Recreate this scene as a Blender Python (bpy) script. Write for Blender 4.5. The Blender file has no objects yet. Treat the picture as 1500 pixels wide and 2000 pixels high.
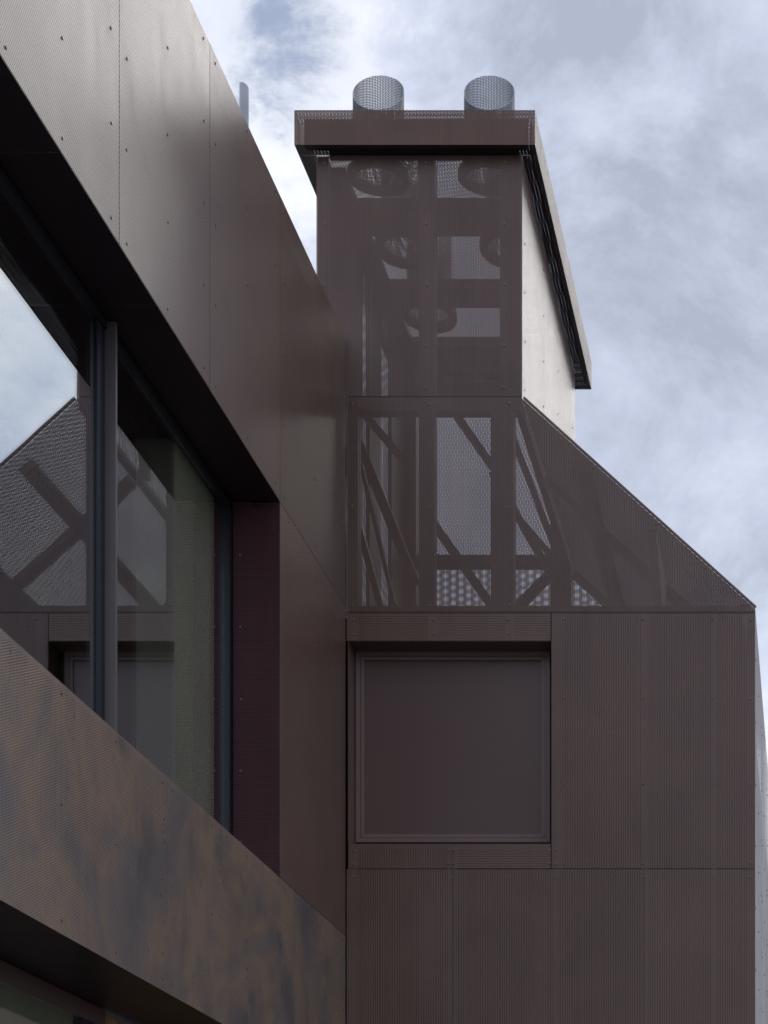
import bpy, bmesh, math, random
from mathutils import Vector
random.seed(7)
SC = bpy.context.scene
COL = SC.collection
# ------------------------------------------------------------------ camera, sky, sun, exposure
K = 0.0025            # metres per modelling unit (u); the gable stands 3300 u in front of the eye
EYE = 1.6
F, PX, PY = 3300.0, 1590.0, 2645.0
cam_d = bpy.data.cameras.new('camera'); cam = bpy.data.objects.new('camera', cam_d); COL.objects.link(cam)
cam.location = (0, 0, EYE); cam.rotation_euler = (math.radians(90), 0, 0)
cam_d.sensor_fit = 'HORIZONTAL'; cam_d.sensor_width = 36.0
cam_d.lens = F / 1500 * 36.0
cam_d.shift_x = -(PX - 750) / 1500; cam_d.shift_y = (PY - 1000) / 1500
cam_d.clip_start = 0.05; cam_d.clip_end = 3000
SC.camera = cam
SUN_AZ, SUN_EL = math.radians(11), math.radians(36)

world = bpy.data.worlds.new('World'); SC.world = world; world.use_nodes = True
wt = world.node_tree; wt.nodes.clear()

class NT:
    """tiny helper to write node graphs"""
    def __init__(s, t): s.t = t
    def n(s, typ, **kw):
        nd = s.t.nodes.new(typ)
        for k, v in kw.items(): setattr(nd, k, v)
        return nd
    def put(s, sock, v):
        if isinstance(v, bpy.types.NodeSocket): s.t.links.new(v, sock)
        elif v is not None: sock.default_value = v
    def math(s, op, a, b=None, c=None, clamp=False):
        nd = s.n('ShaderNodeMath', operation=op); nd.use_clamp = clamp
        s.put(nd.inputs[0], a); s.put(nd.inputs[1], b); s.put(nd.inputs[2], c)
        return nd.outputs[0]
    def vec(s, op, a, b=None):
        nd = s.n('ShaderNodeVectorMath', operation=op)
        s.put(nd.inputs[0], a); s.put(nd.inputs[1], b)
        return nd.outputs['Value'] if op in ('DOT_PRODUCT', 'LENGTH', 'DISTANCE') else nd.outputs[0]
    def noise(s, vec, scale, detail=3, rough=.5, dist=0):
        nd = s.n('ShaderNodeTexNoise'); s.put(nd.inputs['Vector'], vec)
        nd.inputs['Scale'].default_value = scale; nd.inputs['Detail'].default_value = detail
        nd.inputs['Roughness'].default_value = rough; nd.inputs['Distortion'].default_value = dist
        return nd.outputs['Fac']
    def ramp(s, fac, stops):
        nd = s.n('ShaderNodeValToRGB'); s.put(nd.inputs[0], fac)
        e = nd.color_ramp.elements
        while len(e) < len(stops): e.new(.5)
        for i, (p, c) in enumerate(stops):
            e[i].position = p; e[i].color = (*c, 1) if not isinstance(c, (int, float)) else (c, c, c, 1)
        return nd.outputs[0]
    def mix(s, fac, a, b, blend='MIX'):
        nd = s.n('ShaderNodeMix', data_type='RGBA', blend_type=blend)
        s.put(nd.inputs[0], fac); s.put(nd.inputs[6], a); s.put(nd.inputs[7], b)
        return nd.outputs[2]
    def mapr(s, v, a, b, c=0.0, d=1.0):
        nd = s.n('ShaderNodeMapRange'); nd.interpolation_type = 'SMOOTHSTEP'
        s.put(nd.inputs[0], v)
        for i, q in enumerate((a, b, c, d)): nd.inputs[i + 1].default_value = q
        return nd.outputs[0]

def direction(x, y):
    return Vector((x - PX, F, PY - y)).normalized()

N = NT(wt)
tc = N.n('ShaderNodeTexCoord').outputs['Generated']
d = N.vec('NORMALIZE', tc)
sep = N.n('ShaderNodeSeparateXYZ'); wt.links.new(d, sep.inputs[0])
# cloud deck: direction flattened on to a layer overhead
zz = N.math('ADD', N.math('ABSOLUTE', sep.outputs[2]), .28)
comb = N.n('ShaderNodeCombineXYZ')
N.put(comb.inputs[0], N.math('DIVIDE', sep.outputs[0], zz)); N.put(comb.inputs[1], N.math('DIVIDE', sep.outputs[1], zz))
comb.inputs[2].default_value = 3.7
cl = comb.outputs[0]
n1 = N.noise(cl, 2.1, 7, .58, .35)
n2 = N.noise(cl, 5.6, 9, .66, .45)
n3 = N.noise(cl, 15, 8, .66, .3)
shade = N.math('ADD', N.math('ADD', N.math('MULTIPLY', n1, .56), N.math('MULTIPLY', n2, .32)), N.math('MULTIPLY', n3, .12))
shade = N.math('MULTIPLY_ADD', N.math('SUBTRACT', shade, .5), 1.75, .49)
def blob(x, y, r0, r1, warp=.05):
    w = N.math('MULTIPLY_ADD', N.math('SUBTRACT', n2, .5), -warp * 2, N.vec('DISTANCE', d, direction(x, y)))
    w = N.math('MULTIPLY_ADD', N.math('SUBTRACT', n3, .5), -warp * .9, w)
    return N.mapr(w, r0, r1, 1.0, 0.0)
bright = blob(330, 60, .04, .17, .08)
bright2 = blob(1130, 150, .0, .085, .08)
bright3 = blob(1540, 1480, .025, .085, .06)
bright4 = blob(3100, 640, .05, .27, .08)
sh2 = N.math('ADD', shade, N.math('MULTIPLY', bright, .24))
sh2 = N.math('ADD', sh2, N.math('MULTIPLY', bright2, .10))
sh2 = N.math('ADD', sh2, N.math('MULTIPLY', bright3, .26))
sh2 = N.math('ADD', sh2, N.math('MULTIPLY', bright4, .20))
cloud_col = N.ramp(sh2, [(.32, (.33, .36, .45)), (.43, (.42, .46, .57)), (.53, (.50, .54, .66)), (.64, (.64, .67, .75)), (.80, (.86, .87, .89))])
sky = N.n('ShaderNodeTexSky'); sky.sky_type = 'NISHITA'; sky.sun_disc = False
sky.sun_elevation = SUN_EL; sky.sun_rotation = SUN_AZ; sky.air_density = 1.0; sky.dust_density = .6
gap = blob(514, 40, .0, .030, .08)
gap2 = blob(1512, 1275, .0, .052, .03)
gaps = N.math('MAXIMUM', N.math('MULTIPLY', gap, .95), N.math('MULTIPLY', gap2, .8))
bg_sky = N.n('ShaderNodeBackground'); wt.links.new(sky.outputs[0], bg_sky.inputs[0]); bg_sky.inputs[1].default_value = .075
bg_cl = N.n('ShaderNodeBackground'); wt.links.new(cloud_col, bg_cl.inputs[0]); bg_cl.inputs[1].default_value = 1.0
mx = N.n('ShaderNodeMixShader'); wt.links.new(gaps, mx.inputs[0])
wt.links.new(bg_cl.outputs[0], mx.inputs[1]); wt.links.new(bg_sky.outputs[0], mx.inputs[2])
wo = N.n('ShaderNodeOutputWorld'); wt.links.new(mx.outputs[0], wo.inputs[0])

sun_d = bpy.data.lights.new('sun', 'SUN'); sun_d.energy = .5; sun_d.angle = math.radians(22); sun_d.color = (1, .965, .92)
sun = bpy.data.objects.new('sun', sun_d); COL.objects.link(sun)
sdir = Vector((math.sin(SUN_AZ) * math.cos(SUN_EL), math.cos(SUN_AZ) * math.cos(SUN_EL), math.sin(SUN_EL)))
sun.rotation_euler = sdir.to_track_quat('Z', 'Y').to_euler(); sun.location = (0, 0, 30)
vs = SC.view_settings; vs.view_transform = 'Standard'; vs.look = 'None'; vs.exposure = 0.45; vs.gamma = 1
SC.cycles.transparent_max_bounces = 40; SC.cycles.max_bounces = 10; SC.cycles.sample_clamp_indirect = 6

# ------------------------------------------------------------------ materials
PITCH = 3.333 * K
MATS = {}
def base_mat(name):
    m = bpy.data.materials.new(name); m.use_nodes = True; m.node_tree.nodes.clear()
    return m, NT(m.node_tree)
def principled(g, **kw):
    p = g.n('ShaderNodeBsdfPrincipled')
    for k, v in kw.items(): g.put(p.inputs[k.replace('_', ' ')], v)
    return p
def out(g, sock):
    o = g.n('ShaderNodeOutputMaterial'); g.t.links.new(sock, o.inputs[0])

def painted(name, col, rough=.38, metallic=0.0, holes=0.0, rot=False, patina=False, bump=.35, spec=.5, mottled=.10, pitch=PITCH, film=True):
    """powder-coated sheet; holes = hole diameter / pitch, real openings cut by transparency"""
    m, g = base_mat(name)
    pos = g.n('ShaderNodeNewGeometry').outputs['Position']
    big = g.noise(pos, 1.3, 3, .5, .4)
    fine = g.noise(pos, 55, 3, .6)
    mpg = g.n('ShaderNodeMapping'); g.put(mpg.inputs[0], pos); mpg.inputs['Scale'].default_value = (9, 9, .8)
    streak = g.noise(mpg.outputs[0], 1.6, 4, .6, .3)
    rnd = g.n('ShaderNodeObjectInfo').outputs['Random']
    if patina:
        mp2 = g.n('ShaderNodeMapping'); g.put(mp2.inputs[0], pos); mp2.inputs['Rotation'].default_value = (.45, 0, 0); mp2.inputs['Scale'].default_value = (1.2, 1.25, .95)
        pa = g.noise(mp2.outputs[0], 1.7, 5, .6, .9)
        pb = g.noise(mp2.outputs[0], 3.0, 5, .58, .5)
        pc = g.noise(mp2.outputs[0], 14, 4, .65, .3)
        pa = g.math('MULTIPLY_ADD', g.math('SUBTRACT', pc, .5), .18, pa)
        c = g.ramp(pa, [(.30, (.20, .18, .18)), (.42, (.26, .21, .18)), (.55, (.39, .265, .18)), (.68, (.28, .22, .18)), (.80, (.21, .19, .18))])
        c = g.mix(g.mapr(g.math('MULTIPLY_ADD', g.math('SUBTRACT', pc, .5), .25, pb), .44, .80, 0, .8), c, (.10, .105, .12, 1))
    else:
        v = g.math('MULTIPLY_ADD', g.math('SUBTRACT', streak, .5), mottled * 3, 1.0)
        v = g.math('MULTIPLY_ADD', g.math('SUBTRACT', rnd, .5), .16, v)
        v = g.math('MULTIPLY_ADD', g.math('SUBTRACT', g.noise(pos, 1.9, 4, .6, .8), .5), mottled * 5, v)
        c = g.vec('SCALE', col, None)
        sc = g.n('ShaderNodeVectorMath', operation='SCALE'); sc.inputs[0].default_value = col; g.put(sc.inputs['Scale'], v)
        c = sc.outputs[0]
    ro = g.math('MULTIPLY_ADD', g.math('SUBTRACT', fine, .5), .10, rough)
    ro = g.math('MULTIPLY_ADD', g.math('SUBTRACT', streak, .5), .09, ro)
    h = g.math('ADD', g.math('MULTIPLY', big, 1.0), g.math('MULTIPLY', fine, .0015))
    bp = g.n('ShaderNodeBump'); bp.inputs['Strength'].default_value = bump; bp.inputs['Distance'].default_value = .02
    g.put(bp.inputs['Height'], h)
    p = principled(g, Base_Color=c, Roughness=ro, Metallic=metallic, Specular_IOR_Level=spec, Normal=bp.outputs[0])
    if not holes:
        out(g, p.outputs[0]); return m
    uvn = g.n('ShaderNodeUVMap'); uvn.uv_map = 'sheet'
    s = g.n('ShaderNodeSeparateXYZ'); g.put(s.inputs[0], uvn.outputs[0])
    a, b = (s.outputs[1], s.outputs[0]) if rot else (s.outputs[0], s.outputs[1])
    a = g.math('DIVIDE', a, pitch); b = g.math('DIVIDE', b, pitch)
    def lat(da, db):        # distance to the nearest point of a (2 x 1) lattice, in pitches
        fa = g.math('MULTIPLY', g.math('SUBTRACT', g.math('FRACT', g.math('ADD', g.math('MULTIPLY', a, .5), da)), .5), 2.0)
        fb = g.math('SUBTRACT', g.math('FRACT', g.math('ADD', b, db)), .5)
        return g.math('SQRT', g.math('ADD', g.math('MULTIPLY', fa, fa), g.math('MULTIPLY', fb, fb)))
    dist = g.math('MINIMUM', lat(0, 0), lat(.5, .5))
    hole = g.math('LESS_THAN', dist, holes * .5)
    tr = g.n('ShaderNodeBsdfTransparent')
    mxs = g.n('ShaderNodeMixShader'); g.put(mxs.inputs[0], hole)
    g.t.links.new(p.outputs[0], mxs.inputs[1]); g.t.links.new(tr.outputs[0], mxs.inputs[2])
    out(g, mxs.outputs[0])
    return m

BROWN = (.215, .134, .106)
HOLE = .62
M = dict(
    sheet=painted('brown_perforated_sheet', BROWN, .33, holes=HOLE, spec=.62),
    sheet_r=painted('brown_perforated_sheet_turned', BROWN, .33, holes=HOLE, rot=True, spec=.62),
    reveal=painted('shade_toned_reveal_sheet', (.10, .045, .050), .42, holes=HOLE, rot=True, spec=.2),  # shade of the window recess is put into this colour
    shell=painted('open_perforated_sheet', BROWN, .36, holes=.80, spec=.5),
    screen=painted('brown_screen_sheet', BROWN, .33, holes=.72, spec=.62),
    flank=painted('brown_flank_sheet', BROWN, .40, holes=.70, spec=.5),
    bars=painted('brown_roof_bars', (.19, .135, .115), .5, bump=.05),
    capping=painted('brown_cap_sheet', BROWN, .5, holes=.64, spec=.3),
    shell_c=painted('lower_open_perforated_sheet', BROWN, .36, holes=.70, spec=.5),
    shell_r=painted('open_perforated_sheet_turned', BROWN, .36, holes=.76, rot=True, spec=.5),
    soffit=painted('shade_darkened_brown_sheet', (.035, .022, .025), .42, holes=.50, spec=.25),  # brown sheet darkened: the shade on undersides is put into the colour
    roofing=painted('shade_darkened_roof_sheet', (.10, .07, .062), .5, holes=.80, spec=.25),  # colour darkened so the underside of the slope looks unlit
    edge=painted('brown_folded_edge', BROWN, .33, bump=.1),
    solid=painted('brown_powder_coat', (.135, .082, .070), .33, bump=.05, mottled=.01, spec=.65),
    frame=painted('brown_frame_metal', (.22, .15, .135), .34, bump=.05, mottled=.04),
    patina=painted('rust_patina_perforated_sheet', BROWN, .30, holes=.58, patina=True, spec=.9),
    patina_edge=painted('rust_patina_edge', BROWN, .40, patina=True),
    steel=painted('inner_steel_frame', (.085, .064, .060), .55, bump=.05),
    board=painted('black_backing_membrane', (.006, .005, .006), .85, bump=.05, spec=.15),
    galv=painted('galvanised_perforated_tube', (.055, .065, .085), .4, metallic=.3, holes=.74, bump=.05, mottled=.08, pitch=PITCH*.96),
    galv_solid=painted('galvanised_steel', (.44, .46, .49), .4, metallic=.55, bump=.15, mottled=.25),
    mullion=painted('grey_aluminium_mullion', (.17, .155, .15), .4, metallic=.1, bump=.03, mottled=.04),
    dark=painted('dark_aluminium', (.018, .020, .026), .4, bump=.03),
    roof=painted('grey_roof_membrane', (.16, .16, .16), .8, bump=.1),
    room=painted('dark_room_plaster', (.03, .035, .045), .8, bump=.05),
)
def timber():
    m, g = base_mat('warm_timber_lining')
    pos = g.n('ShaderNodeNewGeometry').outputs['Position']
    mp = g.n('ShaderNodeMapping'); g.put(mp.inputs[0], pos); mp.inputs['Scale'].default_value = (14, 14, 1)
    n = g.noise(mp.outputs[0], 2.2, 5, .6, .6)
    c = g.ramp(n, [(.3, (.30, .17, .07)), (.55, (.44, .27, .12)), (.75, (.52, .34, .17))])
    p = principled(g, Base_Color=c, Roughness=.5); out(g, p.outputs[0]); return m
def glazing():
    m, g = base_mat('coated_window_glass')
    lw = g.n('ShaderNodeFresnel'); lw.inputs['IOR'].default_value = 2.3
    pos = g.n('ShaderNodeNewGeometry').outputs['Position']
    n = g.noise(pos, .9, 2, .5)
    bp = g.n('ShaderNodeBump'); bp.inputs['Strength'].default_value = .05; bp.inputs['Distance'].default_value = .01; g.put(bp.inputs['Height'], n)
    lwt = g.n('ShaderNodeLayerWeight'); lwt.inputs['Blend'].default_value = .5
    fac = g.math('MULTIPLY_ADD', g.math('POWER', lwt.outputs['Facing'], 1.6), 1.0, .06, clamp=True)
    gl = g.n('ShaderNodeBsdfGlossy'); gl.inputs['Roughness'].default_value = .0; gl.inputs['Color'].default_value = (.93, .97, 1.0, 1); g.put(gl.inputs['Normal'], bp.outputs[0])
    tr = g.n('ShaderNodeBsdfTransparent'); tr.inputs['Color'].default_value = (.93, .96, .95, 1)
    mxs = g.n('ShaderNodeMixShader'); g.put(mxs.inputs[0], fac)
    g.t.links.new(tr.outputs[0], mxs.inputs[1]); g.t.links.new(gl.outputs[0], mxs.inputs[2])
    out(g, mxs.outputs[0]); return m
def asphalt():
    m, g = base_mat('worn_asphalt')
    pos = g.n('ShaderNodeNewGeometry').outputs['Position']
    n = g.noise(pos, 90, 4, .7); n2 = g.noise(pos, .5, 4, .6)
    c = g.ramp(g.math('ADD', g.math('MULTIPLY', n, .4), g.math('MULTIPLY', n2, .6)), [(.3, (.07, .068, .064)), (.7, (.13, .125, .118))])
    p = principled(g, Base_Color=c, Roughness=.85); out(g, p.outputs[0]); return m
M['olive'] = painted('pale_olive_tone', (.80, .73, .52), .6, bump=.2, mottled=.1); M['olive_mesh'] = painted('olive_mesh', (.66, .63, .40), .6, holes=.42, bump=.1); M['timber'] = timber(); M['glass'] = glazing(); M['asphalt'] = asphalt()  # olive: pale tone of the added reflection panel and the blind's rim

# ------------------------------------------------------------------ mesh helpers (all coordinates in units u, x right, y away, z up from the eye)
def W(x, y, z): return Vector((x * K, y * K, EYE + z * K))
def link(name, me, mats, parent=None, kind=None):
    for mm in mats: me.materials.append(mm)
    o = bpy.data.objects.new(name, me); COL.objects.link(o)
    if parent: o.parent = parent
    if kind: o['kind'] = kind
    return o
def thing(name, label, cat):
    o = bpy.data.objects.new(name, None); COL.objects.link(o); o.empty_display_size = .2
    o['label'] = label; o['category'] = cat
    return o
AX = {'x': (1, 2), 'y': (0, 2), 'z': (0, 1)}
def prism_into(bm, pts, axis, pos, thick, uvl, phase=(0, 0)):
    """polygon pts in the plane across `axis` at `pos`, extruded by thick (signed). material 0 on the two big faces, 1 on the rim"""
    ia, ib = AX[axis]; ic = 3 - ia - ib
    def mk(p, c):
        q = [0, 0, 0]; q[ia] = p[0]; q[ib] = p[1]; q[ic] = c
        return bm.verts.new(W(*q))
    A = [mk(p, pos) for p in pts]; B = [mk(p, pos + thick) for p in pts]
    fs = [bm.faces.new(A), bm.faces.new(list(reversed(B)))]
    n = len(pts); rim = []
    for i in range(n):
        rim.append(bm.faces.new((A[(i + 1) % n], A[i], B[i], B[(i + 1) % n])))
    for f in fs:
        f.material_index = 0
        for l in f.loops:
            c = l.vert.co; l[uvl].uv = (c[ia] + phase[0] + 50, c[ib] + phase[1] + 50)
    for f in rim: f.material_index = 1
def finish(bm, name, mats, parent, kind=None):
    bmesh.ops.recalc_face_normals(bm, faces=bm.faces[:])
    me = bpy.data.meshes.new(name); bm.to_mesh(me); bm.free()
    return link(name, me, mats, parent, kind)
def sheet(name, pts, axis, pos, parent, mat='sheet', edge='edge', thick=.55, phase=None, label=None):
    bm = bmesh.new(); uvl = bm.loops.layers.uv.new('sheet')
    if phase is None: phase = (random.random() * .05, random.random() * .05)
    prism_into(bm, pts, axis, pos, thick, uvl, phase)
    o = finish(bm, name, [M[mat], M[edge]], parent)
    if label: o['label'] = label
    return o
def rect(a0, a1, b0, b1): return [(a0, b0), (a1, b0), (a1, b1), (a0, b1)]
def box_into(bm, x0, x1, y0, y1, z0, z1):
    v = [bm.verts.new(W(x, y, z)) for z in (z0, z1) for y in (y0, y1) for x in (x0, x1)]
    for f in ((0, 2, 3, 1), (4, 5, 7, 6), (0, 1, 5, 4), (2, 6, 7, 3), (0, 4, 6, 2), (1, 3, 7, 5)):
        bm.faces.new([v[i] for i in f])
def box(name, x0, x1, y0, y1, z0, z1, parent, mat, bevel=0.0, kind=None):
    bm = bmesh.new(); box_into(bm, x0, x1, y0, y1, z0, z1)
    if bevel: bmesh.ops.bevel(bm, geom=bm.edges[:], offset=bevel * K, segments=2, affect='EDGES')
    return finish(bm, name, [M[mat]], parent, kind)
def bar(name, p, q, w, dpt, parent, mat):
    """straight member from p to q (u coords), w wide in the xz plane, dpt deep along y"""
    P, Q = Vector(p), Vector(q); t = (Q - P).normalized()
    s = t.cross(Vector((0, 1, 0))).normalized() * w / 2; e = Vector((0, dpt / 2, 0))
    bm = bmesh.new(); v = []
    for c in (P, Q):
        for a, b in ((-1, -1), (1, -1), (1, 1), (-1, 1)):
            v.append(bm.verts.new(W(*(c + s * a + e * b))))
    for f in ((0, 1, 2, 3), (7, 6, 5, 4), (0, 4, 5, 1), (1, 5, 6, 2), (2, 6, 7, 3), (3, 7, 4, 0)): bm.faces.new([v[i] for i in f])
    return finish(bm, name, [M[mat]], parent)
def rivets(pts, axis, pos, sign, parent, mat='edge', r=2.1, h=1.5):
    """dome rivets standing off a sheet: real geometry, one joined part"""
    ia, ib = AX[axis]; ic = 3 - ia - ib
    bm = bmesh.new()
    for a, b in pts:
        a += random.uniform(-.8, .8); b += random.uniform(-1, 1)
        rings = []
        for rr, hh in ((r, 0), (r * .95, h * .4), (r * .6, h * .85)):
            ring = []
            for i in range(8):
                q = [0, 0, 0]; q[ia] = a + rr * math.cos(i * math.pi / 4); q[ib] = b + rr * math.sin(i * math.pi / 4); q[ic] = pos + sign * hh
                ring.append(bm.verts.new(W(*q)))
            rings.append(ring)
        for lo, hi in zip(rings, rings[1:]):
            for i in range(8): bm.faces.new((lo[i], lo[(i + 1) % 8], hi[(i + 1) % 8], hi[i]))
        bm.faces.new(rings[-1])
    return finish(bm, 'rivets', [M[mat]], parent, 'stuff')
def at(x, y, depth):
    """picture point (photograph pixels) to x and z at a depth in u"""
    return (x - PX) * depth / F, (PY - y) * depth / F

# ------------------------------------------------------------------ ground
bm = bmesh.new()
vv = [bm.verts.new((x, y, 0)) for x, y in ((-600, -600), (600, -600), (600, 600), (-600, 600))]; bm.faces.new(vv)
g0 = finish(bm, 'ground', [M['asphalt']], None, 'structure')
GZ = -EYE / K        # ground level in u

# ------------------------------------------------------------------ side wing (left): wall plane x = -915
wing = thing('side_wing', 'long brown perforated metal wing on the left with recessed ribbon window', 'building')
XW, XG, XL = -915, -1005, -1051
YE = 3300
TOP, HEAD, SILL, UND = 1985, 1461, 817, 511
def yat(x, plane=XW): return plane * F / (x - PX)     # depth on a plane seen at picture column x
seams_up = [-900, 0 + 700, 1221, 1555, 1888, yat(233), yat(410), yat(547), YE - .6]
G = .7
for a, b in zip(seams_up, seams_up[1:]):
    sheet('fascia_panel', rect(a + G, b - G, HEAD + .6, TOP), 'x', XW, wing, 'sheet_r', thick=-.25)
YR = yat(547)                                          # window reveal
sheet('wall_panel', rect(YR + .1, YE - .6, SILL + .6, HEAD - .9), 'x', XW, wing, 'sheet', thick=-.25)
seams_lo = [-900, 350, 865, 1380, yat(-18), yat(327), yat(550), YE - .6]
for i, (a, b) in enumerate(zip(seams_lo, seams_lo[1:])):
    o = sheet('spandrel_panel', rect(a + G * .6, b - G * .6, UND, SILL - .5), 'x', XW, wing, 'patina', 'patina_edge', thick=-.25)
    o['label'] = 'rust and blue grey stained perforated panel under the window'
# backing behind the sheets
box('parapet_backing', XW - 60, XW - 22, -900, YE - 2, HEAD + 12, TOP - 6, wing, 'board')
box('pier_backing', XG - 30, XW - 22, YR + 24, YE - 2, SILL - 8, HEAD - 4, wing, 'board')
box('spandrel_backing', XG - 30, XW - 22, -900, YE - 2, UND + 14, SILL - 14, wing, 'board')
# top flashing and roof
box('flashing', XW - 62, XW - .3, -900, YE - 2, TOP + .4, TOP + 1.6, wing, 'edge', .3)
box('roof', -2900, XW - 64, -900, YE - 2, HEAD + 15, HEAD + 60, wing, 'roof')
# soffit over the window, reveal beside it, sill
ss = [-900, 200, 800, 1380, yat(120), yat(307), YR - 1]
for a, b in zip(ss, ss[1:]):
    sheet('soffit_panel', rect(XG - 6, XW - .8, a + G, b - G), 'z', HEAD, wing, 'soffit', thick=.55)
box('soffit_backing', XG - 30, XW - 24, -900, YR + 20, HEAD + 10, HEAD + 11.5, wing, 'board')
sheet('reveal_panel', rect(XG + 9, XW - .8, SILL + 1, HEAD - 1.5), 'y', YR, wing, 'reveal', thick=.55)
box('edge_highlight_strip', XW - .1, XW + .5, YR - 1.2, YR - .05, SILL + .5, HEAD - 1.5, wing, 'mullion')  # thin pale strip added to stand for the light-catching sheet edge
rivets([(XG + 22, z) for z in range(SILL + 60, HEAD, 123)] , 'y', YR, -1, wing, 'edge')
box('sill', XG - 4, XW - 1.2, -900, YR - 2, SILL - 6, SILL - 1, wing, 'frame', .5)
# ribbon window
win = box('window_frame', XG - 12, XG + 6, -900, YR - 1, HEAD - 14, HEAD - 1, wing, 'dark', 1)
YM = 1000 * F / (PX - 215)
def pane(y0, y1): box('pane', XG - 2.5, XG, y0, y1, SILL + 1, HEAD - 14.5, win, 'glass')
pane(YM - 12, YR - 14); pane(YM - 984, YM - 13); pane(-880, YM - 985)
box('jamb', XG - 12, XG + 8, YR - 13.5, YR - 1, SILL + 1, HEAD - 14.5, win, 'dark', 1)
for ym in (YM - 13, YM - 985):
    bm = bmesh.new()
    box_into(bm, XG + .3, XG + 3, ym - 24, ym - .6, SILL + .5, HEAD - 14.2)
    dk = finish(bm, 'pane_gasket', [M['dark']], win)
    box('mullion', XG + .5, XG + 18, ym, ym + 7, SILL + .5, HEAD - 1.5, win, 'mullion', .5)
# pale panel added behind the glass to imitate the reveal's bright reflection
box('reflection_panel', XG - 70, XG - 9, yat(347, XG - 4), yat(424, XG - 4), SILL - 10, HEAD - 8, wing, 'olive', 1)['label'] = 'olive panel added behind the ribbon window as a painted reflection'
# dim room behind the glass
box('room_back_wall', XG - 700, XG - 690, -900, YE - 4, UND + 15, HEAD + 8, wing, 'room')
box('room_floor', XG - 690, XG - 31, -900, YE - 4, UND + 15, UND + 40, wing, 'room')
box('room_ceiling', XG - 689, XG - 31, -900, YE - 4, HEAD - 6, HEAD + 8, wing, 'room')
# rivets of the wing
pts = []
rows = [1973, 1849, 1725, 1602, 1479]
for s0, s1 in zip(seams_up, seams_up[1:]):
    for y in (s0 + 24, (s0 + s1) / 2, s1 - 26):
        pts += [(y, z) for z in rows]
pts += [(yat(563), z) for z in range(SILL + 40, HEAD, 118)] + [(yat(616), z) for z in range(SILL + 10, HEAD, 118)]
for s0, s1 in zip(seams_lo, seams_lo[1:]):
    n = 3
    for j in range(n + 1):
        y = s0 + 18 + (s1 - s0 - 36) * j / n
        pts += [(y, z) for z in (803, 668, 527)]
rivets(pts, 'x', XW, 1, wing, 'edge', 2.1, 1.4)
# underside and ground-floor glazing, set further back
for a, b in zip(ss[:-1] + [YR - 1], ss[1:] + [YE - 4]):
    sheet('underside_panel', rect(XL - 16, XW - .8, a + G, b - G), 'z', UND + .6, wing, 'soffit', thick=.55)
box('underside_backing', XL - 40, XW - 24, -900, YE - 4, UND + 8, UND + 10, wing, 'board')
YT = XL * F / (208 - PX); YJ = XL * F / (160 - PX)
lw = box('window_frame', XL - 14, XL, -900, YT - 2, 484, UND - .5, wing, 'solid', 1)
lw['label'] = 'dark head frame of the ground floor window'
box('pane', XL - 8, XL - 5, -880, YJ - 1, GZ + 40, 483, lw, 'glass')
box('jamb', XL - 13, XL - 1, YJ, YT - 3, GZ + 5, 483.4, lw, 'dark', 1)
for j in range(5):
    w_ = (YE - 6 - YT) / 5
    box('timber_panel', XL - 10, XL - 2, YT + j * w_ + .5, YT + (j + 1) * w_ - .5, GZ + 5, 505, wing, 'timber', .8)
sheet('blind', rect(-880, YJ - 4, GZ + 40, 483), 'x', XL - 11, wing, 'olive_mesh', 'olive', thick=-.5)['label'] = 'olive perforated screen behind ground floor glass'
box('rear_wall', -2900, -2880, -900, YE - 4, GZ, HEAD + 14, wing, 'edge')
box('end_wall', -2880, XL - 17, -900, -880, GZ, HEAD + 14, wing, 'edge')
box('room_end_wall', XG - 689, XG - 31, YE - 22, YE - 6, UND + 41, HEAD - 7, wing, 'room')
# vent pipe on the roof of the wing
def tube(name, cx, cy, R, z0, ztop, parent, mat, edge, seg=48, wall=.6, collar=None):
    bm = bmesh.new(); uvl = bm.loops.layers.uv.new('sheet')
    rings = {}
    for key, rr in (('o', R), ('i', R - wall)):
        lo, hi = [], []
        for i in range(seg):
            t = 2 * math.pi * i / seg; x = cx + rr * math.cos(t); y = cy + rr * math.sin(t)
            lo.append(bm.verts.new(W(x, y, z0))); hi.append(bm.verts.new(W(x, y, ztop(rr * math.cos(t), rr * math.sin(t)))))
        rings[key] = (lo, hi)
    for key in 'oi':
        lo, hi = rings[key]
        for i in range(seg):
            j = (i + 1) % seg
            f = bm.faces.new((lo[i], lo[j], hi[j], hi[i])); f.smooth = True
            for l, (ii, v) in zip(f.loops, ((i, lo[i]), (i + 1, lo[j]), (i + 1, hi[j]), (i, hi[i]))):
                l[uvl].uv = (50 + 2 * math.pi * R * K * ii / seg, v.co.z)
    for i in range(seg):
        j = (i + 1) % seg
        f = bm.faces.new((rings['o'][1][i], rings['o'][1][j], rings['i'][1][j], rings['i'][1][i])); f.material_index = 1
        f = bm.faces.new((rings['o'][0][i], rings['o'][0][j], rings['i'][0][j], rings['i'][0][i])); f.material_index = 1
    if collar:
        c0, c1 = collar
        a = [bm.verts.new(W(cx + R * 1.02 * math.cos(2 * math.pi * i / seg), cy + R * 1.02 * math.sin(2 * math.pi * i / seg), c0)) for i in range(seg)]
    return finish(bm, name, [M[mat], M[edge]], parent)
YP = 3180
px0, px1 = at(468, 0, YP)[0], at(485.5, 0, YP)[0]
zt = at(0, 160, YP)[1]; rp = (px1 - px0) / 2
tube('vent_pipe', (px0 + px1) / 2, YP, rp, HEAD + 60, lambda dx, dy: zt - 8 + 1.3 * dy - .8 * dx , wing, 'galv_solid', 'galv_solid', 32, .8)

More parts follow.
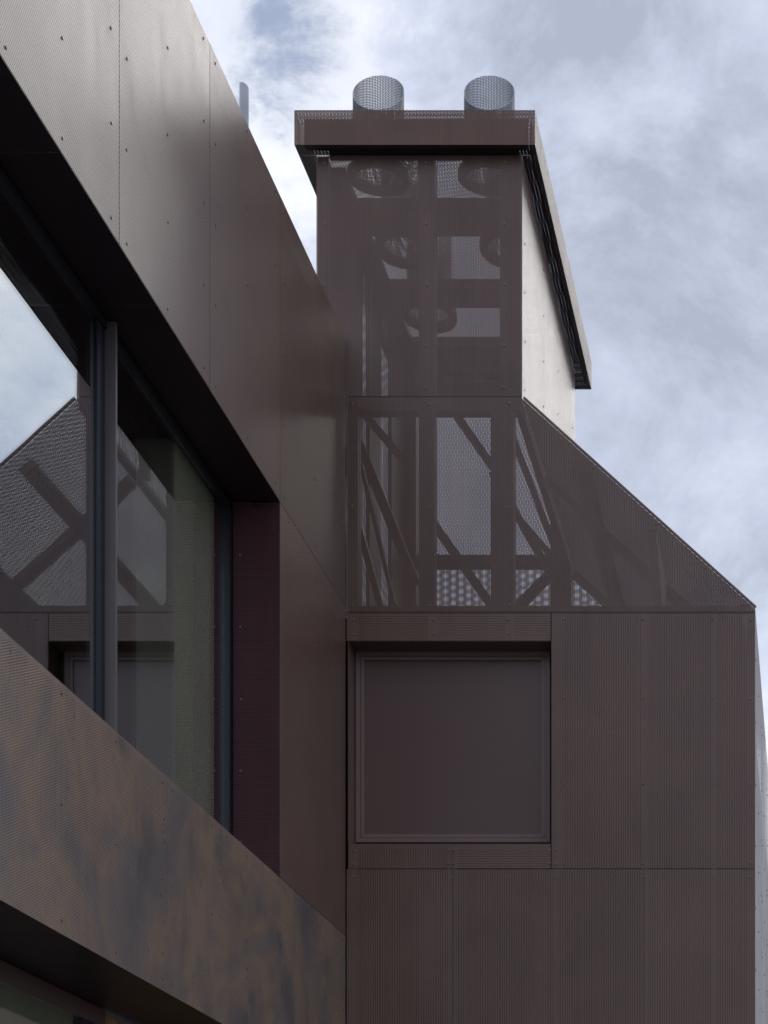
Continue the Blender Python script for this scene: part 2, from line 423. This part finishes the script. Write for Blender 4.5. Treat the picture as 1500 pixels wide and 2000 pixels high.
# ------------------------------------------------------------------ gable house (right): front plane y = 3300
house = thing('gable_house', 'brown perforated metal gabled house with shuttered square window and tall chimney', 'building')
XR = -115; TL, TR = -972, -570; YB = 4028; YH = 5600
SEAM1, SEAM2, SEAM3 = 1870, 1448, 948
OX0, OX1, OZ0, OZ1 = -910, -513, 997, 1393
def fsheet(pts, name='wall_panel', mat='sheet', **k): return sheet(name, pts, 'y', 3300, house, mat, thick=.35, **k)
gp = fsheet([(-913, SEAM2 + .7), (XR - .5, SEAM2 + .7), (XR - .5, 1458), (TR, 1867), (-574, SEAM1 - .7), (-913, SEAM1 - .7)], 'gable_panel', 'screen', label='sloping gable panel below the chimney with daylight showing through')
fsheet(rect(-913, -514.6, OZ1 + .2, SEAM2 - .7), mat='sheet_r')
fsheet(rect(-513.2, XR - .5, SEAM3 + .7, SEAM2 - .7))
fsheet(rect(-910, -706.5, SEAM3 + .7, OZ0)); fsheet(rect(-705, -514.6, SEAM3 + .7, OZ0), mat='sheet_r')
for za, zb in ((460, SEAM3 - .7), (-60, 458.6), (GZ + 8, -61.4)):
    fsheet(rect(-913, -706.5, za, zb)); fsheet(rect(-705.2, -332.6, za, zb)); fsheet(rect(-331.2, XR - .5, za, zb))
# backing behind the closed part of the front
bm = bmesh.new()
for r_ in (rect(-913, OX0 - 1, OZ0 - 20, OZ1 + 20), rect(-913, XR - 25, GZ, OZ0 - 1), rect(OX1 + 1.2, XR - 25, OZ0 - 1, OZ1 + 12), rect(-913, XR - 25, OZ1 + 12, SEAM2 + 6)):
    (x0, z0), (x1, z1) = r_[0], r_[2]
    box_into(bm, x0, x1, 3324, 3336, z0, z1)
box_into(bm, -965, -912, 3338, 3348, GZ, SEAM2 + 6); box_into(bm, -912.6, -911.4, 3302, 3340, GZ, SEAM2 + 6)
finish(bm, 'front_backing', [M['board']], house)
# metal posts right behind the sheet (they show as paler strips through the holes)
for cx, z0, z1, w in ((690, GZ, SEAM3 + 45, 9), (883, GZ, SEAM3 + 45, 9), (1085, GZ, SEAM3 + 20, 6), (1089, SEAM3, SEAM2, 11), (1259, GZ, SEAM2, 7), (1466, GZ, SEAM2, 7), (690, SEAM2 - 50, SEAM2, 9), (845, SEAM2 - 50, SEAM2, 9), (995, SEAM2 - 50, SEAM2, 8), (1395, GZ, SEAM2, 5)):
    X = cx - PX
    box('post', X - w, X + w, 3301.5, 3304.5, z0, z1, house, 'steel')
box('rail', -909, XR - 2, 3301.6, 3304, SEAM2 - 1, SEAM2 + 5, house, 'board')
box('rail', -909, XR - 2, 3301.6, 3304, SEAM3 - 3, SEAM3 + 3, house, 'board')
# shuttered square window in its reveal
DR = 3348
sheet('window_reveal', rect(3301, DR + 12, OZ0, OZ1), 'x', OX0, house, 'sheet', thick=-.5)
sheet('window_reveal', rect(3301, DR + 12, OZ0, OZ1), 'x', OX1, house, 'sheet', thick=.5)
sheet('window_reveal', rect(OX0, OX1, 3301, DR + 12), 'z', OZ1, house, 'sheet', thick=.5)
sheet('window_reveal', rect(OX0, OX1, 3301, DR + 12), 'z', OZ0, house, 'sheet', thick=-.5)
bm = bmesh.new()
for r_ in ((OX0 - 3, OX0 - 1.2, OZ0 - 3, OZ1 + 3),): pass
box_into(bm, OX0 - 2, OX0 - 1, 3306, DR + 14, OZ0, OZ1); box_into(bm, OX0, OX1, 3306, DR + 14, OZ1 + 1, OZ1 + 2); box_into(bm, OX1 + 1, OX1 + 2, 3306, DR + 14, OZ0, OZ1)
finish(bm, 'reveal_lining', [M['board']], house)
fx0, fz1 = at(694.5, 1272, DR); fx1, fz0 = at(1074, 1645, DR)
def frame_ring(name, x0, x1, z0, z1, w, y0, y1, parent, mat, bev=.5):
    """mitred rectangular frame"""
    bm = bmesh.new()
    o = [(x0, z0), (x1, z0), (x1, z1), (x0, z1)]; i_ = [(x0 + w, z0 + w), (x1 - w, z0 + w), (x1 - w, z1 - w), (x0 + w, z1 - w)]
    for k in range(4):
        a, b = o[k], o[(k + 1) % 4]; c, d_ = i_[(k + 1) % 4], i_[k]
        sh = .12
        mid = ((a[0] + b[0] + c[0] + d_[0]) / 4, (a[1] + b[1] + c[1] + d_[1]) / 4)
        q = [a, b, c, d_]
        # pull the mitre ends in by a hair so the joint reads
        dx, dz = (b[0] - a[0]), (b[1] - a[1]); L = math.hypot(dx, dz); dx /= L; dz /= L
        q = [(a[0] + dx * sh, a[1] + dz * sh), (b[0] - dx * sh, b[1] - dz * sh), (c[0] - dx * sh, c[1] - dz * sh), (d_[0] + dx * sh, d_[1] + dz * sh)]
        A = [bm.verts.new(W(x, y0, z)) for x, z in q]; B = [bm.verts.new(W(x, y1, z)) for x, z in q]
        bm.faces.new(A); bm.faces.new(B[::-1])
        for j in range(4): bm.faces.new((A[(j + 1) % 4], A[j], B[j], B[(j + 1) % 4]))
    if bev: bmesh.ops.bevel(bm, geom=[e for e in bm.edges], offset=bev * K, segments=2, affect='EDGES')
    return finish(bm, name, [M[mat]], parent)
sf = frame_ring('shutter_frame', fx0, fx1, fz0, fz1, 9.2, DR, DR + 12, house, 'frame', .4)
frame_ring('frame_bead', fx0 + 9.8, fx1 - 9.8, fz0 + 9.8, fz1 - 9.8, 7.2, DR + 1.4, DR + 12, sf, 'frame', .5)
sp = box('shutter_panel', fx0 + 17.4, fx1 - 17.4, DR + 5.5, DR + 12, fz0 + 17.4, fz1 - 17.4, sf, 'solid')
box('shutter_backing', fx0 - 14, fx1 + 14, DR + 13, DR + 15, fz0 - 20, fz1 + 14, house, 'board')
# side wall on the right, running back, and roof slopes
sy = [3300, 3700, 4100, 4500, 4900, 5300, YH]
for a, b in zip(sy, sy[1:]):
    for za, zb in ((SEAM3 + .7, 1456), (460, SEAM3 - .7), (-60, 458.6), (GZ + 8, -61.4)):
        sheet('side_panel', rect(a + .7, b - .5, za, zb), 'x', XR, house, 'sheet', thick=-.55)
box('side_backing', XR - 24, XR - 22, 3338, YH, GZ, 1440, house, 'board')
box('rear_wall', TL, XR - 1, YH - 12, YH, GZ, 1440, house, 'edge')
box('hidden_side_wall', TL, TL + 10, 3340, YH - 12, GZ, 1440, house, 'edge')
# roof slope (standing proud of the gable as a thin folded verge)
def slab(name, x0, z0, x1, z1, t, y0, y1, parent, mat):
    bm = bmesh.new(); dx, dz = x1 - x0, z1 - z0; L = math.hypot(dx, dz); nx, nz = -dz / L * t, dx / L * t
    q = [(x0, z0), (x1, z1), (x1 + nx, z1 + nz), (x0 + nx, z0 + nz)]
    A = [bm.verts.new(W(x, y0, z)) for x, z in q]; B = [bm.verts.new(W(x, y1, z)) for x, z in q]
    bm.faces.new(A); bm.faces.new(B[::-1])
    for j in range(4): bm.faces.new((A[(j + 1) % 4], A[j], B[j], B[(j + 1) % 4]))
    return finish(bm, name, [M[mat]], parent)
slab('verge', XR, 1458.3, TR + 2, 1867.3, -3.5, 3298, 3304, house, 'edge')
def slope_panel(name, y0, y1, t=.9):
    bm = bmesh.new(); uvl = bm.loops.layers.uv.new('sheet')
    x0, z0, x1, z1 = XR, 1457.5, TR - 5, 1872.35
    L = math.hypot(x1 - x0, z1 - z0); nx, nz = -(z1 - z0) / L * t, (x1 - x0) / L * t
    q = [(x0, z0, 0), (x1, z1, L), (x1 + nx, z1 + nz, L), (x0 + nx, z0 + nz, 0)]
    A = [bm.verts.new(W(x, y0, z)) for x, z, _ in q]; B = [bm.verts.new(W(x, y1, z)) for x, z, _ in q]
    us = {v: (q[i % 4][2], y0 if i < 4 else y1) for i, v in enumerate(A + B)}
    fs = [bm.faces.new((A[1], A[0], B[0], B[1])), bm.faces.new((A[3], A[2], B[2], B[3]))]
    for k in (1 / 3, 2 / 3):                       # inner layers give the punched holes their solid walls
        q2 = [(x0 + nx * k, z0 + nz * k, 0), (x1 + nx * k, z1 + nz * k, L)]
        m4 = [bm.verts.new(W(q2[a][0], yy, q2[a][1])) for a, yy in ((0, y0), (1, y0), (1, y1), (0, y1))]
        for v_, (a, yy) in zip(m4, ((0, y0), (1, y0), (1, y1), (0, y1))): us[v_] = (q2[a][2], yy)
        fs.append(bm.faces.new(m4))
    rim = [bm.faces.new(A), bm.faces.new(B[::-1]), bm.faces.new((A[2], A[1], B[1], B[2])), bm.faces.new((A[0], A[3], B[3], B[0]))]
    for f in fs:
        for l in f.loops: l[uvl].uv = (us[l.vert][0] * K + 50, us[l.vert][1] * K + 50)
    for f in rim: f.material_index = 1
    return finish(bm, name, [M['roofing'], M['edge']], house)
for y0, y1 in ((3305, 3655), (3656.5, 4027.8)): slope_panel('roof_panel', y0, y1)
slab('purlin', -285, 1458.3 + (XR + 285) * -.9 - 8, -312, 1458.3 + 197 * .9 - 8, 16, 3330, YB - 4, house, 'bars')
slab('purlin', -440, 1458.3 + 325 * .9 - 8, -467, 1458.3 + 352 * .9 - 8, 16, 3330, YB - 4, house, 'bars')
box('trimmer', TR - 16, TR - 1.2, 3332, YB - 48, 1848, 1862, house, 'steel')
for ya in (3560, 3990): slab('rafter', XR - 26, 1458.3 + 26 * .9 - 9, TR + 6, 1862 - 9, 14, ya, ya + 30, house, 'bars')
box('attic_floor', -911, XR - 26, 3338, YB + 14, SEAM2 - 40, SEAM2 - 30, house, 'board')
box('flat_roof', TL + 12, XR - 26, YB + 16, YH - 14, 1400, 1438, house, 'roof')

# ------------------------------------------------------------------ chimney: hollow perforated shell round a steel frame
CAPZ0, CAPZ1 = 2341, 2408
bm = bmesh.new()
def fr(x0, x1, y0, y1, z0, z1): box_into(bm, x0, x1, y0, y1, z0, z1)
# front posts
fr(-911, -893, 3303, 3330, SEAM2 + 12, SEAM1 - 8); fr(TL + 2, TL + 22, 3303, 3330, SEAM1, CAPZ0 - 1)
fr(-772, -743, 3302.5, 3330, SEAM2 + 7, CAPZ0 - 1)
fr(-632, -588, 3302.5, 3330, SEAM2 + 9, SEAM1 - 25); fr(-614, -574, 3302.5, 3330, SEAM1 - 24, CAPZ0 - 1)
# front rails
fr(-910, -590, 3303, 3326, SEAM1 - 26, SEAM1 + 4)
fr(-908, -130, 3303, 3326, SEAM2 + 6.4, SEAM2 + 15)
# rear posts and rails
fr(TL + 1, TL + 34, YB - 46, YB - 2, 1460, CAPZ0 - 2); fr(-622, -573, YB - 46, YB - 2, 1500, CAPZ0 - 2)
fr(-937, -623, YB - 40, YB - 4, 1868, 1887); fr(-937, -623, YB - 40, YB - 4, 2254, 2294); fr(-937, -623, YB - 40, YB - 4, 2318, CAPZ0 - 2)
fr(TL + 24, TR - 6, 3302.5, 3309, 2338, 2353)
# ceiling joists
for r0, r1 in ((1.040, 1.066), (1.1185, 1.139), (1.182, 1.203)):
    fr(TL + 2, TR - 2, F * r0, F * r1, CAPZ0 - 14, CAPZ0 + 8)
fr(TL + 2, TL + 48, 3332, YB - 48, CAPZ0 - 15, CAPZ0 - 1); fr(TR - 22, TR - 2, 3332, YB - 48, CAPZ0 - 15, CAPZ0 - 1)
# side studs, left
fr(TL + 2, TL + 10, 3655, 3752, 1460, CAPZ0 - 16); fr(TL + 2, TL + 10, 3845, 3980, 1460, CAPZ0 - 16); fr(TL + 2, TL + 12, 3332, 3590, 1460, CAPZ0 - 16)
fr(TR - 12, TR - 2, 3600, 3640, 1880, CAPZ0 - 16)
chim = finish(bm, 'chimney', [M['steel']], house)
chim['label'] = 'tall hollow perforated chimney with an overhanging cap'
sheet('front_panel', rect(TL, TR, SEAM1 + .7, CAPZ0), 'y', 3300, chim, 'screen', thick=.35)
sheet('side_panel', rect(3300.8, YB, 1466, CAPZ0), 'x', TL, chim, 'shell', thick=.35)
sheet('side_panel', rect(3300.8, YB, 1862, CAPZ0), 'x', TR, chim, 'flank', thick=-.35)
rz = [1440, 1877, 2274, CAPZ0]
sheet('rear_panel', [(TL, 1440), (-117, 1440), (-117, 1457), (-571.5, 1866), (-571.5, 1876), (TL, 1876)], 'y', YB, chim, 'shell_c', thick=.35, phase=(0, 0))
sheet('rear_panel', rect(TL, TR - .8, 1877, 2273), 'y', YB, chim, 'shell_r', thick=.35, phase=(0, 0))
sheet('rear_panel', rect(TL, TR - .8, 2274, CAPZ0), 'y', YB, chim, 'shell', thick=.35, phase=(0, 0))
# diagonal braces
def brace(x0, y0, x1, y1, w, dep=YB - 70):
    a = at(x0, y0, dep); b = at(x1, y1, dep)
    bar('brace', (a[0], dep, a[1]), (b[0], dep, b[1]), w, 18, chim, 'steel')
brace(876, 790, 962, 912, 17); brace(962, 925, 1075, 1120, 17, YB - 95)
brace(846, 1022, 975, 1205, 19, YB - 120); brace(1000, 1198, 1098, 1098, 20, YB - 60)
brace(1000, 850, 1088, 1082, 15, YB - 150); brace(1002, 1000, 1082, 1092, 12, YB - 60)
brace(700, 865, 812, 1140, 20, 3560); brace(693, 1000, 748, 1200, 13, 3560); brace(694, 790, 790, 900, 14, 3620)
brace(705, 905, 770, 1180, 7, 3500)
# flues
FR = 49.5
for cx in (-864, -644):
    for ry in (1.0155, 1.081, 1.150):
        cy = F * ry
        fl = tube('flue', cx, cy, FR, CAPZ0 - 2, lambda dx, dy: 2503 + dy * 1.42 - dx * .12, chim, 'galv', 'galv_solid', 64, .6)
        # flange ring where it passes the ceiling
        bm = bmesh.new(); seg = 40; rr = []
        for r_, z_ in ((FR - 5, CAPZ0 - 12), (FR + 12, CAPZ0 - 12), (FR + 12, CAPZ0 + 2), (FR - 5, CAPZ0 + 2)):
            rr.append([bm.verts.new(W(cx + r_ * math.cos(2 * math.pi * i / seg), cy + 0 + r_ * math.sin(2 * math.pi * i / seg) * (1 if cy > 3370 else .78), z_)) for i in range(seg)])
        for q in range(4):
            a, b = rr[q], rr[(q + 1) % 4]
            for i in range(seg): bm.faces.new((a[i], a[(i + 1) % seg], b[(i + 1) % seg], b[i]))
        finish(bm, 'flue_flange', [M['steel']], chim)
# cap: front, sides, back, soffit ring, perforated lid
CX0, CX1, CY0, CY1 = -1006, -540, 3270, 4100
sheet('cap_panel', rect(CX0, CX1, CAPZ0, CAPZ1), 'y', CY0, chim, 'capping', thick=.35)
sheet('cap_panel', rect(CX0, CX1, CAPZ0, CAPZ1), 'y', CY1, chim, 'capping', thick=-.35)
sheet('cap_panel', rect(CY0 + .8, CY1 - .8, CAPZ0, CAPZ1), 'x', CX0, chim, 'capping', thick=.35)
sheet('cap_panel', rect(CY0 + .8, CY1 - .8, CAPZ0, CAPZ1), 'x', CX1, chim, 'capping', thick=-.35)
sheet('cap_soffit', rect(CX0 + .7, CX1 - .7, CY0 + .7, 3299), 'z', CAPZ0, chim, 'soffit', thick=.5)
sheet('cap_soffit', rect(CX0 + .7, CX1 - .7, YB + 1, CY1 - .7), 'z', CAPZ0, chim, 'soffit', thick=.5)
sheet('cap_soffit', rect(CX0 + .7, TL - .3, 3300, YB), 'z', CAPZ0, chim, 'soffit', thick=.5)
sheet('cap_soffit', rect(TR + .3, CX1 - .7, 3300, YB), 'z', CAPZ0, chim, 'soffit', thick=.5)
sheet('cap_lid', rect(CX0 + .7, CX1 - .7, CY0 + .7, CY1 - .7), 'z', CAPZ1 - 1, chim, 'shell_r', thick=.5)
box('cap_lining', CX0 + 16, CX1 - 16, 3284, 3290, CAPZ0 + 3, CAPZ1 - 7, chim, 'steel')
box('cap_lining', CX1 - 14, CX1 - 9, 3291, CY1 - 16, CAPZ0 + 3, CAPZ1 - 7, chim, 'steel')
# rivets of house and chimney
pts = []
for z in (PY - 318, PY - 437, PY - 556, PY - 675, PY - 757): pts += [(x - PX, z) for x in (634, 833, 985)]
for z in (PY - 789, PY - 990, PY - 1183): pts += [(x - PX, z) for x in (687, 838, 994)]
for z in (PY - 1183,): pts += [(x - PX, z) for x in (1178, 1393)]
pts += [(1453 - PX, PY - 1181), (1283 - PX, PY - 1022), (1160 - PX, PY - 912), (1375 - PX, PY - 1108)]
for z in (PY - 1210, PY - 1238): pts += [(x - PX, z) for x in (690, 846, 993)]
for z in (PY - 1209, PY - 1364, PY - 1530, PY - 1686): pts += [(x - PX, z) for x in (1101, 1256, 1391, 1467)]
for z in (PY - 1661, PY - 1687): pts += [(x - PX, z) for x in (693, 876, 886, 1073, 1086)]
for i in range(10): pts += [(x - PX, PY - 1713 - i * 145) for x in (692, 882, 1084, 1259, 1394, 1466)]
rivets(pts, 'y', 3300, -1, house, 'edge', 2.9, 2.0)
pts = []
for z in range(1900, 2340, 96): pts += [(y, z) for y in (3330, 3560, 3760, 3990)]
rivets(pts, 'x', TR, 1, chim, 'edge', 2.2, 1.6)
pts = []
for a, b in zip(sy, sy[1:]):
    for y in (a + 22, (a + b) / 2, b - 22): pts += [(y, z) for z in range(-100, 1450, 122)]
rivets(pts, 'x', XR, 1, house, 'edge', 2.4, 1.8)
